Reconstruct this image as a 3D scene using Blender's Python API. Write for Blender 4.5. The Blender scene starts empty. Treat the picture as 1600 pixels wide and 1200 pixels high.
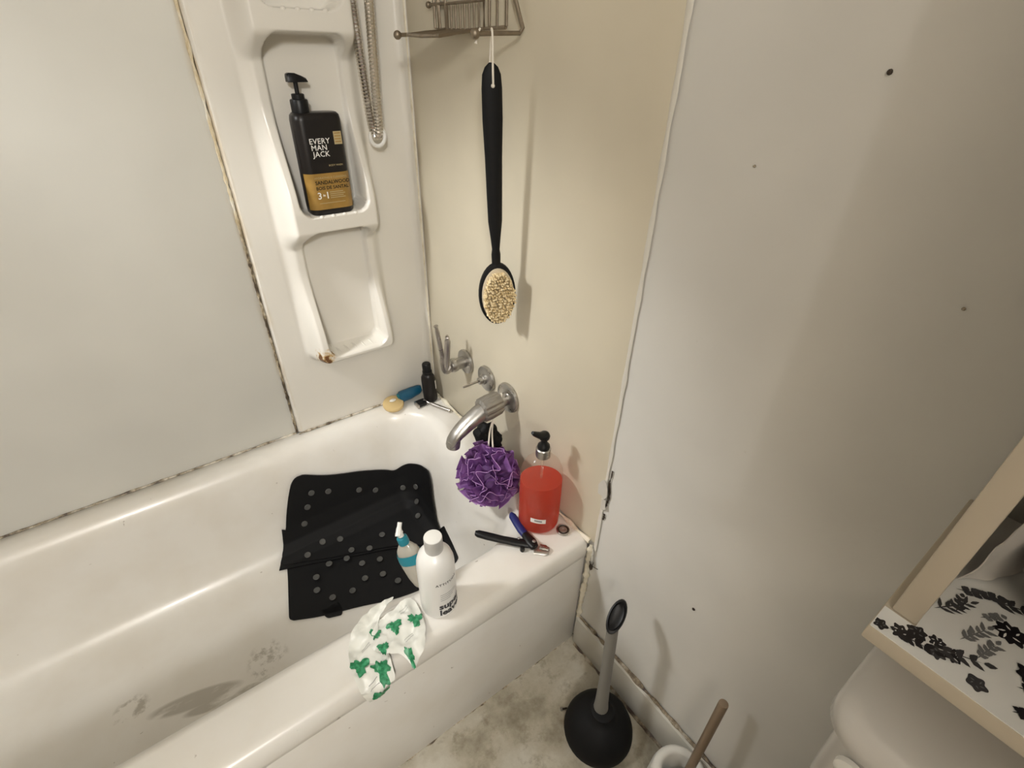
import bpy, bmesh, math, random
from mathutils import Vector, Matrix, noise
from mathutils.geometry import delaunay_2d_cdt
random.seed(7)
S = bpy.context.scene
COL = S.collection
PI = math.pi

# ------------------------------------------------------------------ camera
cam_d = bpy.data.cameras.new('camera'); cam = bpy.data.objects.new('camera', cam_d); COL.objects.link(cam)
CAM = Vector((-0.5983, -1.2456, 1.3179))
yaw, pit, rol = 0.9264, 0.5892, 0.0253
fw = Vector((math.cos(pit)*math.cos(yaw), math.cos(pit)*math.sin(yaw), -math.sin(pit)))
rt = Vector((math.sin(yaw), -math.cos(yaw), 0)); up = rt.cross(fw)
r2 = math.cos(rol)*rt + math.sin(rol)*up; u2 = -math.sin(rol)*rt + math.cos(rol)*up
M = Matrix((r2, u2, -fw)).transposed().to_4x4(); M.translation = CAM
cam.matrix_world = M
cam_d.sensor_width = 36; cam_d.lens = 778.5/1600*36; cam_d.clip_start = 0.02
S.camera = cam

# ------------------------------------------------------------------ world, light, exposure
w = bpy.data.worlds.new('world'); S.world = w; w.use_nodes = True
w.node_tree.nodes['Background'].inputs[0].default_value = (1, .93, .82, 1)
w.node_tree.nodes['Background'].inputs[1].default_value = 0.05
def point(name, loc, power, radius, col):
    l = bpy.data.lights.new(name, 'POINT'); l.energy = power; l.shadow_soft_size = radius; l.color = col
    o = bpy.data.objects.new(name, l); o.location = loc; COL.objects.link(o); return o
def spot(name, loc, target, power, radius, col, size):
    l = bpy.data.lights.new(name, 'SPOT'); l.energy = power; l.shadow_soft_size = radius; l.color = col
    l.spot_size = math.radians(size); l.spot_blend = 1.0
    o = bpy.data.objects.new(name, l); o.location = loc; COL.objects.link(o)
    o.rotation_euler = (Vector(target)-Vector(loc)).to_track_quat('-Z', 'Y').to_euler(); return o
spot('tub_spotlight', (-1.15, -0.18, 1.62), (-.10, -.38, .60), 62.0, 0.085, (1, 1, .985), 58)
point('ceiling_bulb', (-1.2, -2.45, 1.98), 94.0, 0.13, (1, 1, .98))
S.view_settings.view_transform = 'Standard'; S.view_settings.look = 'None'
S.view_settings.gamma = 1; S.view_settings.use_curve_mapping = False
S.view_settings.exposure = -0.05

# ------------------------------------------------------------------ helpers
def mat(name, col, rough=.5, metal=0, spec=.5, trans=0, coat=0):
    m = bpy.data.materials.new(name); m.use_nodes = True
    b = m.node_tree.nodes['Principled BSDF']
    b.inputs['Base Color'].default_value = (*col, 1); b.inputs['Roughness'].default_value = rough
    b.inputs['Metallic'].default_value = metal; b.inputs['Specular IOR Level'].default_value = spec
    b.inputs['Transmission Weight'].default_value = trans; b.inputs['Coat Weight'].default_value = coat
    return m
class NT:
    def __init__(s, m): s.m = m; s.t = m.node_tree; s.b = s.t.nodes['Principled BSDF']
    def n(s, kind, **kw):
        x = s.t.nodes.new(kind)
        for k, v in kw.items():
            if k.startswith('i_'): x.inputs[k[2:].replace('_', ' ')].default_value = v
            else: setattr(x, k, v)
        return x
    def l(s, a, b): s.t.links.new(a, b)
    def coord(s): return s.n('ShaderNodeNewGeometry').outputs['Position']
    def noise(s, scale, detail=4, rough=.5, vec=None, stretch=None):
        v = vec or s.coord()
        if stretch:
            mp = s.n('ShaderNodeMapping'); mp.inputs['Scale'].default_value = stretch; s.l(v, mp.inputs['Vector']); v = mp.outputs[0]
        x = s.n('ShaderNodeTexNoise'); x.inputs['Scale'].default_value = scale; x.inputs['Detail'].default_value = detail
        x.inputs['Roughness'].default_value = rough; s.l(v, x.inputs['Vector']); return x.outputs['Fac']
    def ramp(s, fac, stops):
        r = s.n('ShaderNodeValToRGB'); e = r.color_ramp.elements
        while len(e) < len(stops): e.new(.5)
        for el, (p, c) in zip(e, stops): el.position = p; el.color = (*c, 1) if len(c) == 3 else c
        s.l(fac, r.inputs[0]); return r.outputs[0]
    def mix(s, fac, a, b):
        x = s.n('ShaderNodeMix'); x.data_type = 'RGBA'
        for v, i in ((fac, 0), (a, 6), (b, 7)):
            if isinstance(v, (int, float)): x.inputs[i].default_value = v
            elif isinstance(v, tuple): x.inputs[i].default_value = (*v, 1)
            else: s.l(v, x.inputs[i])
        return x.outputs[2]
    def math(s, op, a, b=None, clamp=False):
        x = s.n('ShaderNodeMath'); x.operation = op; x.use_clamp = clamp
        for v, i in ((a, 0), (b, 1)):
            if v is None: continue
            if isinstance(v, (int, float)): x.inputs[i].default_value = v
            else: s.l(v, x.inputs[i])
        return x.outputs[0]
    def sep(s):
        x = s.n('ShaderNodeSeparateXYZ'); s.l(s.coord(), x.inputs[0]); return x.outputs
    def bump(s, h, st=.2, dist=.002):
        x = s.n('ShaderNodeBump'); x.inputs['Strength'].default_value = st; x.inputs['Distance'].default_value = dist
        s.l(h, x.inputs['Height']); s.l(x.outputs[0], s.b.inputs['Normal'])
    def color(s, c): s.l(c, s.b.inputs['Base Color'])
    def rough(s, c): s.l(c, s.b.inputs['Roughness'])

ORG = {}
def worg(o): return ORG.get(o.name, Vector((0, 0, 0))) if o else Vector((0, 0, 0))
def tag(o, label=None, cat=None, group=None, kind=None):
    if label: o['label'] = label
    if cat: o['category'] = cat
    if group: o['group'] = group
    if kind: o['kind'] = kind
    return o
def thing(name, loc, label, cat, group=None):
    o = bpy.data.objects.new(name, None); o.empty_display_size = .02; COL.objects.link(o)
    o.location = loc; ORG[o.name] = Vector(loc); return tag(o, label, cat, group)
def mk(name, vf, m, parent=None, smooth=True, origin=None, sharp=35):
    V, F = vf
    V = [Vector(v) for v in V]
    if origin is None:
        if parent: origin = worg(parent)
        else:
            lo = [min(v[i] for v in V) for i in range(3)]; hi = [max(v[i] for v in V) for i in range(3)]
            origin = Vector(((lo[0]+hi[0])/2, (lo[1]+hi[1])/2, lo[2]))
    origin = Vector(origin)
    me = bpy.data.meshes.new(name); me.from_pydata([v-origin for v in V], [], F)
    bm = bmesh.new(); bm.from_mesh(me); bmesh.ops.recalc_face_normals(bm, faces=bm.faces)
    for f in bm.faces: f.smooth = smooth
    if smooth:
        for e in bm.edges:
            if len(e.link_faces) == 2 and e.calc_face_angle(0) > math.radians(sharp): e.smooth = False
    bm.to_mesh(me); bm.free()
    me.materials.append(m)
    o = bpy.data.objects.new(name, me); COL.objects.link(o)
    if parent: o.parent = parent
    o.location = origin - worg(parent); ORG[o.name] = origin
    return o
def join(*vfs):
    V, F = [], []
    for v, f in vfs:
        n = len(V); V += list(v); F += [tuple(i+n for i in q) for q in f]
    return V, F
def box(a, b):
    (x0, y0, z0), (x1, y1, z1) = a, b
    V = [(x0,y0,z0),(x1,y0,z0),(x1,y1,z0),(x0,y1,z0),(x0,y0,z1),(x1,y0,z1),(x1,y1,z1),(x0,y1,z1)]
    return V, [(0,3,2,1),(4,5,6,7),(0,1,5,4),(1,2,6,5),(2,3,7,6),(3,0,4,7)]
def rbox(a, b, r=.003, seg=2):
    bm = bmesh.new(); V, F = box(a, b); vs = [bm.verts.new(v) for v in V]
    for f in F: bm.faces.new([vs[i] for i in f])
    bmesh.ops.bevel(bm, geom=list(bm.edges), offset=r, segments=seg, affect='EDGES', profile=.5)
    bm.verts.index_update()
    out = [v.co.copy() for v in bm.verts], [tuple(v.index for v in f.verts) for f in bm.faces]
    bm.free(); return out
def basis(ax):
    ax = Vector(ax).normalized(); h = Vector((0,0,1)) if abs(ax.z) < .9 else Vector((1,0,0))
    a = h.cross(ax).normalized(); return a, ax.cross(a), ax
def loft(rings, cap0=True, cap1=True, closed=True):
    V, F = [], []; n = len(rings[0])
    for r in rings: V += [Vector(p) for p in r]
    for i in range(len(rings)-1):
        for j in range(n if closed else n-1):
            k = (j+1) % n; F.append((i*n+j, i*n+k, (i+1)*n+k, (i+1)*n+j))
    if cap0: F.append(tuple(range(n-1, -1, -1)))
    if cap1: F.append(tuple((len(rings)-1)*n+j for j in range(n)))
    return V, F
def lathe(c, ax, prof, n=28, cap0=True, cap1=True, sx=1, sy=1, side=None):
    c = Vector(c); a, b, d = basis(ax)
    if side is not None: a = (Vector(side) - Vector(side).dot(d)*d).normalized(); b = d.cross(a)
    rings = [[c + d*h + a*math.cos(2*PI*j/n)*r*sx + b*math.sin(2*PI*j/n)*r*sy for j in range(n)] for r, h in prof]
    return loft(rings, cap0, cap1)
def tube(pts, r, n=10, caps=True, closed=False):
    P = [Vector(p) for p in pts]; R = r if isinstance(r, (list, tuple)) else [r]*len(P)
    rings = []; pa = None
    for i, p in enumerate(P):
        if closed: t = P[(i+1) % len(P)] - P[i-1]
        else: t = P[min(i+1, len(P)-1)] - P[max(i-1, 0)]
        t.normalize()
        if pa is None: a, b, _ = basis(t)
        else: a = (pa - pa.dot(t)*t).normalized(); b = t.cross(a)
        pa = a
        rings.append([p + (a*math.cos(2*PI*j/n)+b*math.sin(2*PI*j/n))*R[i] for j in range(n)])
    if closed: rings.append(rings[0])
    return loft(rings, caps and not closed, caps and not closed)
def ball(c, r, n=12, sc=(1,1,1)):
    c = Vector(c); rings = []
    for i in range(n+1):
        th = PI*i/n; th = min(max(th, .02), PI-.02)
        rings.append([c + Vector((math.sin(th)*math.cos(2*PI*j/(2*n))*r*sc[0], math.sin(th)*math.sin(2*PI*j/(2*n))*r*sc[1], math.cos(th)*r*sc[2])) for j in range(2*n)])
    return loft(rings)
def spline(pts, n=10):
    P = [Vector(p) for p in pts]; P = [2*P[0]-P[1]] + P + [2*P[-1]-P[-2]]; out = []
    for i in range(1, len(P)-2):
        for k in range(n):
            t = k/n; a, b, c, d = P[i-1], P[i], P[i+1], P[i+2]
            out.append(.5*((2*b)+(c-a)*t+(2*a-5*b+4*c-d)*t*t+(3*b-a-3*c+d)*t**3))
    out.append(P[-2]); return out
def grid(fn, nu, nv):
    V = [fn(i/nu, j/nv) for j in range(nv+1) for i in range(nu+1)]
    F = [(j*(nu+1)+i, j*(nu+1)+i+1, (j+1)*(nu+1)+i+1, (j+1)*(nu+1)+i) for j in range(nv) for i in range(nu)]
    return V, F
def solid(vf, th):
    V, F = vf; me = bpy.data.meshes.new('t'); me.from_pydata([tuple(v) for v in V], [], F)
    bm = bmesh.new(); bm.from_mesh(me); bmesh.ops.recalc_face_normals(bm, faces=bm.faces)
    bmesh.ops.solidify(bm, geom=bm.faces[:], thickness=th); bm.verts.index_update()
    out = [v.co.copy() for v in bm.verts], [tuple(v.index for v in f.verts) for f in bm.faces]
    bm.free(); bpy.data.meshes.remove(me); return out
def smst(x, a, b):
    t = min(max((x-a)/(b-a), 0), 1); return t*t*(3-2*t)
def lerp(xs, ys, x):
    if x <= xs[0]: return ys[0]
    for i in range(len(xs)-1):
        if x <= xs[i+1]: return ys[i] + (ys[i+1]-ys[i])*(x-xs[i])/(xs[i+1]-xs[i])
    return ys[-1]
def poly2d(outline, step, inner=True):
    """triangulated 2-D polygon with interior sample points"""
    P = [Vector(p) for p in outline]; xs = [p.x for p in P]; ys = [p.y for p in P]
    def inside(x, y):
        c = False
        for i in range(len(P)):
            a, b = P[i], P[i-1]
            if (a.y > y) != (b.y > y) and x < (b.x-a.x)*(y-a.y)/(b.y-a.y)+a.x: c = not c
        return c
    pts = list(P); n = len(P)
    if inner:
        x = min(xs)
        k = 0
        while x < max(xs):
            y = min(ys) + (step/2 if k % 2 else 0)
            while y < max(ys):
                if inside(x, y) and min((Vector((x, y))-q).length for q in P) > step*.5: pts.append(Vector((x, y)))
                y += step
            x += step*.87; k += 1
    v, e, f, *_ = delaunay_2d_cdt(pts, [(i, (i+1) % n) for i in range(n)], [list(range(n))], 1, 1e-7)
    f = [t for t in f if inside(*(sum((v[i] for i in t), Vector((0, 0)))/len(t)))]
    return v, [tuple(t) for t in f]
def closed_spline(pts, n=6):
    P = [Vector((*p, 0)) for p in pts]; m = len(P); out = []
    for i in range(m):
        a, b, c, d = P[i-1], P[i], P[(i+1) % m], P[(i+2) % m]
        for k in range(n):
            t = k/n; q = .5*((2*b)+(c-a)*t+(2*a-5*b+4*c-d)*t*t+(3*b-a-3*c+d)*t**3); out.append((q.x, q.y))
    return out
def text_vf(s, size, fn, align='LEFT', bold=0, space=1.0):
    """lettering as flat mesh, mapped through fn(u,v)->3-D"""
    c = bpy.data.curves.new('txt', 'FONT'); c.body = s; c.size = size; c.align_x = align; c.offset = bold; c.space_character = space
    c.resolution_u = 2
    o = bpy.data.objects.new('txt', c); COL.objects.link(o); dg = bpy.context.evaluated_depsgraph_get(); dg.update()
    me = bpy.data.meshes.new_from_object(o.evaluated_get(dg)); V = [fn(v.co.x, v.co.y) for v in me.vertices]; F = [tuple(p.vertices) for p in me.polygons]
    bpy.data.objects.remove(o); bpy.data.curves.remove(c); bpy.data.meshes.remove(me); return V, F
def rect_uv(u0, v0, u1, v1, fn, n=6):
    return grid(lambda s, t: fn(u0+(u1-u0)*s, v0+(v1-v0)*t), n, 1)

# ------------------------------------------------------------------ materials
def wallpaint(name, c, var=.06, rough=.5, spots=True):
    m = mat(name, c, rough); t = NT(m)
    n1 = t.noise(3.0, 3); d = tuple(x*(1-var*2) for x in c)
    col = t.ramp(n1, [(.35, d), (.65, c)])
    if spots:
        n2 = t.noise(14, 5, .7); msk = t.ramp(n2, [(.69, (0,0,0)), (.78, (1,1,1))])
        col = t.mix(t.math('MULTIPLY', msk, .25), col, (.40, .34, .25))
    t.color(col); t.bump(t.noise(160, 3), .08, .001); return m
M_paint = wallpaint('white_wall_paint', (.70, .685, .645), .05, .5)
M_ceil = wallpaint('ceiling_paint', (.75, .73, .68), .02, .7, False)
M_panelback = wallpaint('glossy_surround_panel', (.72, .71, .66), .04, .28, False)
M_corner = wallpaint('moulded_corner_panel', (.76, .73, .665), .03, .26, False)
def addstain(m, fn):
    t = NT(m); old = t.b.inputs['Base Color'].links[0].from_socket; t.color(fn(t, old))
def corner_stain(t, old):
    p = t.coord(); c = old
    for ctr, r, lo, hi, col in (((-.322, -.072, .650), .048, .50, .60, (.52, .36, .16)), ((-.322, -.070, .648), .036, .50, .56, (.15, .065, .02))):
        d = t.n('ShaderNodeVectorMath'); d.operation = 'DISTANCE'; d.inputs[1].default_value = ctr; t.l(p, d.inputs[0])
        msk = t.math('SUBTRACT', 1.0, t.math('DIVIDE', d.outputs['Value'], r), True)
        k = t.math('MULTIPLY', t.ramp(t.math('ADD', t.math('MULTIPLY', msk, .55), t.math('MULTIPLY', t.noise(70, 4, .6), .75)), [(lo+.12, (0,0,0)), (hi+.12, (1,1,1))]), t.math('MULTIPLY', msk, 6.0, True))
        c = t.mix(k, c, col)
    return seam_stain(t, c)
def seam_stain(t, c):
    x = t.sep(); d = t.math('SUBTRACT', 1.0, t.math('DIVIDE', t.math('ABSOLUTE', t.math('ADD', x[0], .425)), .020), True)
    n = t.noise(1.0, 5, .65, stretch=(70, 70, 10)); k = t.math('MULTIPLY', t.math('MULTIPLY', d, d), t.ramp(n, [(.45, (0,0,0)), (.62, (1,1,1))]))
    return t.mix(t.math('MULTIPLY', k, .8), c, (.46, .34, .17))
addstain(M_corner, corner_stain); addstain(M_panelback, seam_stain)
M_cream = wallpaint('cream_faucet_panel', (.67, .61, .48), .05, .38)
M_far = wallpaint('tan_wall_paint', (.36, .31, .25), .05, .6, False)
M_base = wallpaint('baseboard_paint', (.62, .60, .54), .08, .45)

M_tub = mat('tub_enamel', (.79, .765, .715), .30, coat=.12); t = NT(M_tub)
sx = t.sep()
def blob(cx, cy, rx, ry, rot=0):
    # elliptical mask in plan, 1 at the centre, 0 outside
    dx = t.math('SUBTRACT', sx[0], cx); dy = t.math('SUBTRACT', sx[1], cy); c, s = math.cos(rot), math.sin(rot)
    a = t.math('DIVIDE', t.math('ADD', t.math('MULTIPLY', dx, c), t.math('MULTIPLY', dy, s)), rx)
    b = t.math('DIVIDE', t.math('SUBTRACT', t.math('MULTIPLY', dy, c), t.math('MULTIPLY', dx, s)), ry)
    d = t.math('ADD', t.math('MULTIPLY', a, a), t.math('MULTIPLY', b, b)); return t.math('SUBTRACT', 1.0, d, True)
nz = t.noise(1.0, 5, .6, stretch=(9, 26, 20)); nf = t.noise(9, 4)
base = t.mix(t.ramp(nf, [(.4, (0,0,0)), (.7, (1,1,1))]), (.79, .765, .715), (.745, .71, .645))
m = t.math('MAXIMUM', blob(-.835, -.405, .10, .022, -.22), blob(-.80, -.44, .07, .014, -.2))
m = t.math('MAXIMUM', m, blob(-.73, -.46, .05, .02, -.3))
mr = t.math('MAXIMUM', blob(-.682, -.405, .050, .055), blob(-.955, -.35, .04, .04))
nr = t.noise(30, 6, .7)
lowz = t.math('LESS_THAN', sx[2], .2)
k = t.math('MULTIPLY', t.math('MULTIPLY', t.math('MULTIPLY', m, 2.4, True), t.ramp(nz, [(.42, (0,0,0)), (.56, (1,1,1))])), lowz)
k2 = t.math('MULTIPLY', t.math('MULTIPLY', t.math('MULTIPLY', mr, 1.6, True), t.ramp(nr, [(.50, (0,0,0)), (.60, (1,1,1))])), lowz)
base = t.mix(t.math('MULTIPLY', t.math('MAXIMUM', k, k2), .72), base, (.36, .33, .27))
sp = t.noise(60, 2, .4); base = t.mix(t.math('MULTIPLY', t.ramp(sp, [(.77, (0,0,0)), (.80, (1,1,1))]), .6), base, (.25, .2, .14))
t.color(base)

M_floor = mat('stained_vinyl_floor', (.5, .47, .4), .35); t = NT(M_floor)
n1 = t.noise(7, 6, .65); n2 = t.noise(22, 5, .7)
c = t.ramp(n1, [(.33, (.25, .22, .16)), (.5, (.47, .43, .34)), (.66, (.60, .57, .49))])
c = t.mix(t.ramp(n2, [(.52, (0,0,0)), (.72, (.8,.8,.8))]), c, (.22, .18, .12)); t.color(c); t.bump(n2, .1)

def caulkmat(name, stops, scale=(30, 30, 30), detail=5):
    m = mat(name, (.7,.65,.55), .5); t = NT(m); n = t.noise(1.0, detail, .65, stretch=scale); t.color(t.ramp(n, stops)); t.bump(n, .5, .002); return m
M_caulk_light = caulkmat('pale_caulk', [(.3, (.62, .55, .40)), (.6, (.78, .73, .60))])
M_caulk_dirty = caulkmat('mouldy_caulk', [(.40, (.09, .065, .045)), (.49, (.36, .30, .21)), (.60, (.68, .63, .54))], (38, 38, 38))
M_seam = mat('seam_caulk', (.6,.5,.3), .55); t = NT(M_seam); s3 = t.sep()
n = t.noise(1.0, 6, .7, stretch=(60, 60, 26)); tanc = t.ramp(n, [(.30, (.45, .33, .16)), (.50, (.66, .57, .40)), (.62, (.72, .68, .58))])
drk = t.ramp(n, [(.44, (.07, .05, .03)), (.54, (.40, .33, .22)), (.64, (.72, .67, .57))])
zz = t.math('MULTIPLY', t.math('SUBTRACT', 1.02, s3[2]), 12, True)
t.color(t.mix(zz, tanc, drk)); t.bump(n, .6, .003)
M_dirtline = caulkmat('dirty_gap', [(.38, (.06, .04, .03)), (.52, (.25, .20, .13)), (.66, (.55, .50, .42))], (34, 34, 34))

def chrome(name, c=(.62, .60, .57), r=.22):
    m = mat(name, c, r, 1); t = NT(m); n = t.noise(45, 4); t.rough(t.ramp(n, [(.3, (r*.7,)*3), (.7, (r*1.7,)*3)])); return m
M_chrome = chrome('dull_chrome', (.47, .455, .43), .30); M_collar = chrome('worn_collar', (.36, .34, .31), .45); M_hose = chrome('hose_chrome', (.70, .66, .60), .2); M_wire = chrome('bronze_wire', (.30, .25, .19), .4)
M_steel = chrome('steel', (.5, .47, .44), .3); M_rust = mat('rust', (.20, .085, .025), .8); NT(M_rust).color(NT(M_rust).ramp(NT(M_rust).noise(120, 4), [(.35, (.10, .04, .015)), (.65, (.42, .24, .09))]))
M_black = mat('black_rubber', (.006, .006, .0065), .6, spec=.22); M_blackp = mat('black_plastic', (.006, .006, .0065), .4, spec=.3)
M_dark = mat('dark_brown_bottle', (.012, .010, .009), .35, spec=.3)
M_dot = mat('grey_rubber_cup', (.075, .075, .070), .45)
M_white = mat('white_plastic', (.80, .79, .75), .3); M_whitebottle = mat('white_bottle', (.82, .81, .78), .28)
M_cap = mat('satin_grey_cap', (.56, .55, .53), .3, .3)
M_ink = mat('printed_ink', (.03, .03, .035), .5); M_inkg = mat('grey_ink', (.30, .30, .29), .5); M_inkw = mat('white_ink', (.82, .80, .76), .5)
M_gold = mat('gold_label', (.30, .17, .035), .4); NT(M_gold).color(NT(M_gold).ramp(NT(M_gold).noise(40, 3), [(.3, (.26, .15, .03)), (.7, (.36, .21, .05))]))
M_tan = mat('tan_ink', (.45, .36, .19), .5)
M_teal = mat('teal_plastic', (.012, .20, .26), .4); M_blue = mat('blue_plastic', (.008, .10, .19), .35); M_navy = mat('navy_grip', (.012, .018, .13), .45)
M_cord = mat('white_cord', (.78, .73, .64), .8); M_bristle = mat('natural_bristle', (.66, .50, .25), .8); NT(M_bristle).color(NT(M_bristle).ramp(NT(M_bristle).noise(150, 2), [(.3, (.62, .46, .22)), (.65, (.88, .74, .48))]))
M_bpad = mat('cream_bristle_pad', (.55, .47, .34), .7)
M_purple = mat('purple_netting', (.22, .085, .30), .6); t = NT(M_purple)
t.color(t.ramp(t.noise(40, 3), [(.3, (.11, .035, .17)), (.7, (.28, .125, .36))]))
tr = t.n('ShaderNodeBsdfTranslucent'); tr.inputs[0].default_value = (.35, .13, .45, 1); mx = t.n('ShaderNodeMixShader'); mx.inputs[0].default_value = .3
t.l(t.b.outputs[0], mx.inputs[1]); t.l(tr.outputs[0], mx.inputs[2]); t.l(mx.outputs[0], t.t.nodes['Material Output'].inputs[0])
M_purple2 = mat('purple_netting_edge', (.46, .26, .54), .5)
def clear(name, col, transp, rough=.15, body=(.8,.75,.7)):
    m = mat(name, body, rough); t = NT(m); tp = t.n('ShaderNodeBsdfTransparent'); tp.inputs[0].default_value = (*col, 1)
    mx = t.n('ShaderNodeMixShader'); mx.inputs[0].default_value = transp; t.l(t.b.outputs[0], mx.inputs[1]); t.l(tp.outputs[0], mx.inputs[2]); t.l(mx.outputs[0], t.t.nodes['Material Output'].inputs[0]); return m
M_clear = clear('clear_plastic', (1, .98, .96), .88, .10, (.50, .36, .28)); M_clear2 = clear('clear_bottle', (.95, .95, .93), .45, .15, (.62, .58, .50))
M_liquid = mat('red_soap', (.62, .045, .006), .12); t = NT(M_liquid)
tr = t.n('ShaderNodeBsdfTranslucent'); tr.inputs[0].default_value = (.85, .085, .012, 1); tp = t.n('ShaderNodeBsdfTransparent'); tp.inputs[0].default_value = (1, .14, .03, 1)
m1 = t.n('ShaderNodeMixShader'); m1.inputs[0].default_value = .5; t.l(t.b.outputs[0], m1.inputs[1]); t.l(tr.outputs[0], m1.inputs[2])
m2 = t.n('ShaderNodeMixShader'); m2.inputs[0].default_value = .3; t.l(m1.outputs[0], m2.inputs[1]); t.l(tp.outputs[0], m2.inputs[2]); t.l(m2.outputs[0], t.t.nodes['Material Output'].inputs[0])
M_soapbar = mat('tan_soap', (.62, .46, .22), .45)
M_paper = mat('white_wrapper', (.76, .76, .70), .35); M_green = mat('green_print', (.015, .24, .10), .4)
NT(M_green).color(NT(M_green).ramp(NT(M_green).noise(160, 2), [(.38, (.008, .16, .06)), (.7, (.06, .36, .17))]))
M_greyh = mat('grey_handle', (.20, .19, .17), .5); M_porcelain = mat('porcelain', (.66, .64, .61), .15)
M_shelf = mat('cream_shelf_board', (.52, .455, .355), .5); M_shelfpaper = mat('white_contact_paper', (.74, .74, .72), .3)
M_brown = mat('worn_brown_metal', (.33, .25, .18), .35, .5)
M_bag = mat('white_plastic_bag', (.62, .60, .57), .45)
M_bug = mat('brown_bug', (.03, .018, .01), .4)

# ------------------------------------------------------------------ room shell
RX, RY, H = -1.56, -2.75, 2.4
fl = tag(mk('floor', box((RX, RY, -.05), (0, 0, 0)), M_floor, smooth=False), 'stained beige vinyl bathroom floor', kind='structure')
ceil = tag(mk('ceiling', box((RX, RY, H), (0, 0, H+.05)), M_ceil, smooth=False), 'plain white bathroom ceiling', kind='structure')
wb = tag(mk('wall_back', box((RX, .002, 0), (.1, .08, H)), M_paint, smooth=False), 'long wall behind the bathtub', kind='structure')
wf = tag(mk('wall_right', box((.002, RY, 0), (.1, .002, H)), M_paint, smooth=False), 'scuffed white wall with faucet at the tub end', kind='structure')
wl = tag(mk('wall_left', box((RX-.08, RY, 0), (RX, .08, H)), M_far, smooth=False), 'end wall opposite the faucet', kind='structure')
wr = tag(mk('wall_front', box((RX-.08, RY-.08, 0), (.1, RY, H)), M_far, smooth=False), 'wall behind the viewer', kind='structure')
wp_ = tag(mk('wall_shade_blocker', box((-.90, RY, 0), (-.82, -2.005, H)), M_far, smooth=False), 'added light-blocking wall out of view behind the viewer', kind='structure')  # added unseen blocker, keeps the ceiling bulb off the right wall and toilet
RIM = .401
mk('surround_panel', rbox((RX, -.006, RIM+.002), (-.425, .002, 2.0), .003), M_panelback, wb)
mk('surround_panel', rbox((-.0022, -.776, RIM+.002), (.0018, -.03, 2.0), .001), M_cream, wf)
bb = tag(mk('baseboard_right', rbox((-.013, RY+.01, 0), (.0015, -.764, .108), .004), M_base), 'low painted baseboard with a grimy top edge', kind='structure')

def ribbon(path, w, h, nrm, amp=.3, n=40, seed=0):
    """irregular flattened bead along a straight or bent path; nrm points out of the wall"""
    P = spline(path, n); N = Vector(nrm); rings = []
    for i, p in enumerate(P):
        tdir = (P[min(i+1, len(P)-1)]-P[max(i-1, 0)]).normalized(); sdir = tdir.cross(N)
        k = 1+amp*noise.noise(Vector((i*.31+seed, seed*7.7, 0)))*2; j = amp*.5*w*noise.noise(Vector((i*.17, seed*3.1, 5)))
        rings.append([p + sdir*(j + w*k*math.cos(a)) + N*(h*max(math.sin(a), -.3)*(.6+.4*k)) for a in [2*PI*q/8 for q in range(8)]])
    return loft(rings)
mk('caulk_line', ribbon([(-1.55, -.008, RIM+.002), (-1.0, -.008, RIM+.002), (-.43, -.008, RIM+.002)], .0026, .0022, (0, -.7, .7), .55, 60, 3), M_caulk_dirty, wb)
mk('caulk_line', ribbon([(-.425, -.017, RIM+.003), (-.2, -.017, RIM+.003), (-.012, -.017, RIM+.003)], .0028, .0024, (0, -.7, .7), .5, 40, 4), M_caulk_dirty, wb)
mk('caulk_line', ribbon([(-.008, -.04, RIM+.002), (-.008, -.4, RIM+.002), (-.008, -.765, RIM+.002)], .005, .004, (-.7, 0, .7), .5, 40, 5), M_caulk_light, wf)
mk('caulk_line', ribbon([(-.001, -.778, RIM-.02), (-.001, -.778, 1.2), (-.001, -.778, 2.0)], .0045, .0016, (-1, 0, 0), .35, 60, 6), wallpaint('white_caulk', (.72, .69, .62), .06, .5), wf)
mk('caulk_line', ribbon([(-.004, -.765, .105), (-.004, -.768, .25), (-.004, -.768, RIM-.01)], .006, .005, (-.7, -.7, 0), .6, 30, 7), M_caulk_light, wf)
mk('dirt_line', ribbon([(-.003, -.77, .109), (-.003, -1.1, .109), (-.003, -1.5, .109)], .004, .0025, (-.3, 0, 1), .6, 50, 8), M_dirtline, bb)
mk('dirt_line', ribbon([(-.014, -.775, .001), (-.014, -1.1, .001), (-.014, -1.5, .001)], .006, .003, (-.6, 0, .8), .7, 50, 9), M_dirtline, fl)
mk('dirt_line', ribbon([(-1.3, -.752, .001), (-.6, -.752, .001), (-.02, -.752, .001)], .007, .004, (0, -.6, .8), .7, 80, 10), M_caulk_dirty, fl)
# peeled paint flakes and cracks where the faucet panel ends
for (y0, z0, y1, z1, wd) in ((-.788, .632, -.786, .602, .0013), (-.786, .600, -.7905, .545, .0026), (-.788, .548, -.786, .528, .0015), (-.787, .508, -.786, .490, .002)):
    mk('crack', ribbon([(-.0005, y0, z0), (-.0005, (y0+y1)/2-.001, (z0+z1)/2), (-.0005, y1, z1)], wd, .0018, (-1, 0, 0), .5, 8, z0*10), M_bug, wf)
def flake(cy, cz, r, seed):
    rnd = random.Random(seed); out = [(cy+r*.5*(.7+.6*rnd.random())*math.cos(a), cz+r*(.7+.6*rnd.random())*math.sin(a)) for a in [2*PI*i/9 for i in range(9)]]
    v, f = poly2d(out, r*.5); return solid(([Vector((-.003-.006*max(0, (cy-q.x)/r)*1.0-.003*noise.noise(Vector((q.x*60, q.y*60, seed))), q.x, q.y)) for q in v], f), .001)
for i, (cy, cz, r) in enumerate(((-.776, .575, .026), (-.783, .535, .016), (-.774, .375, .014), (-.776, .352, .010))):
    mk('paint_flake', flake(cy, cz, r, i), M_base, wf)
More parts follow.
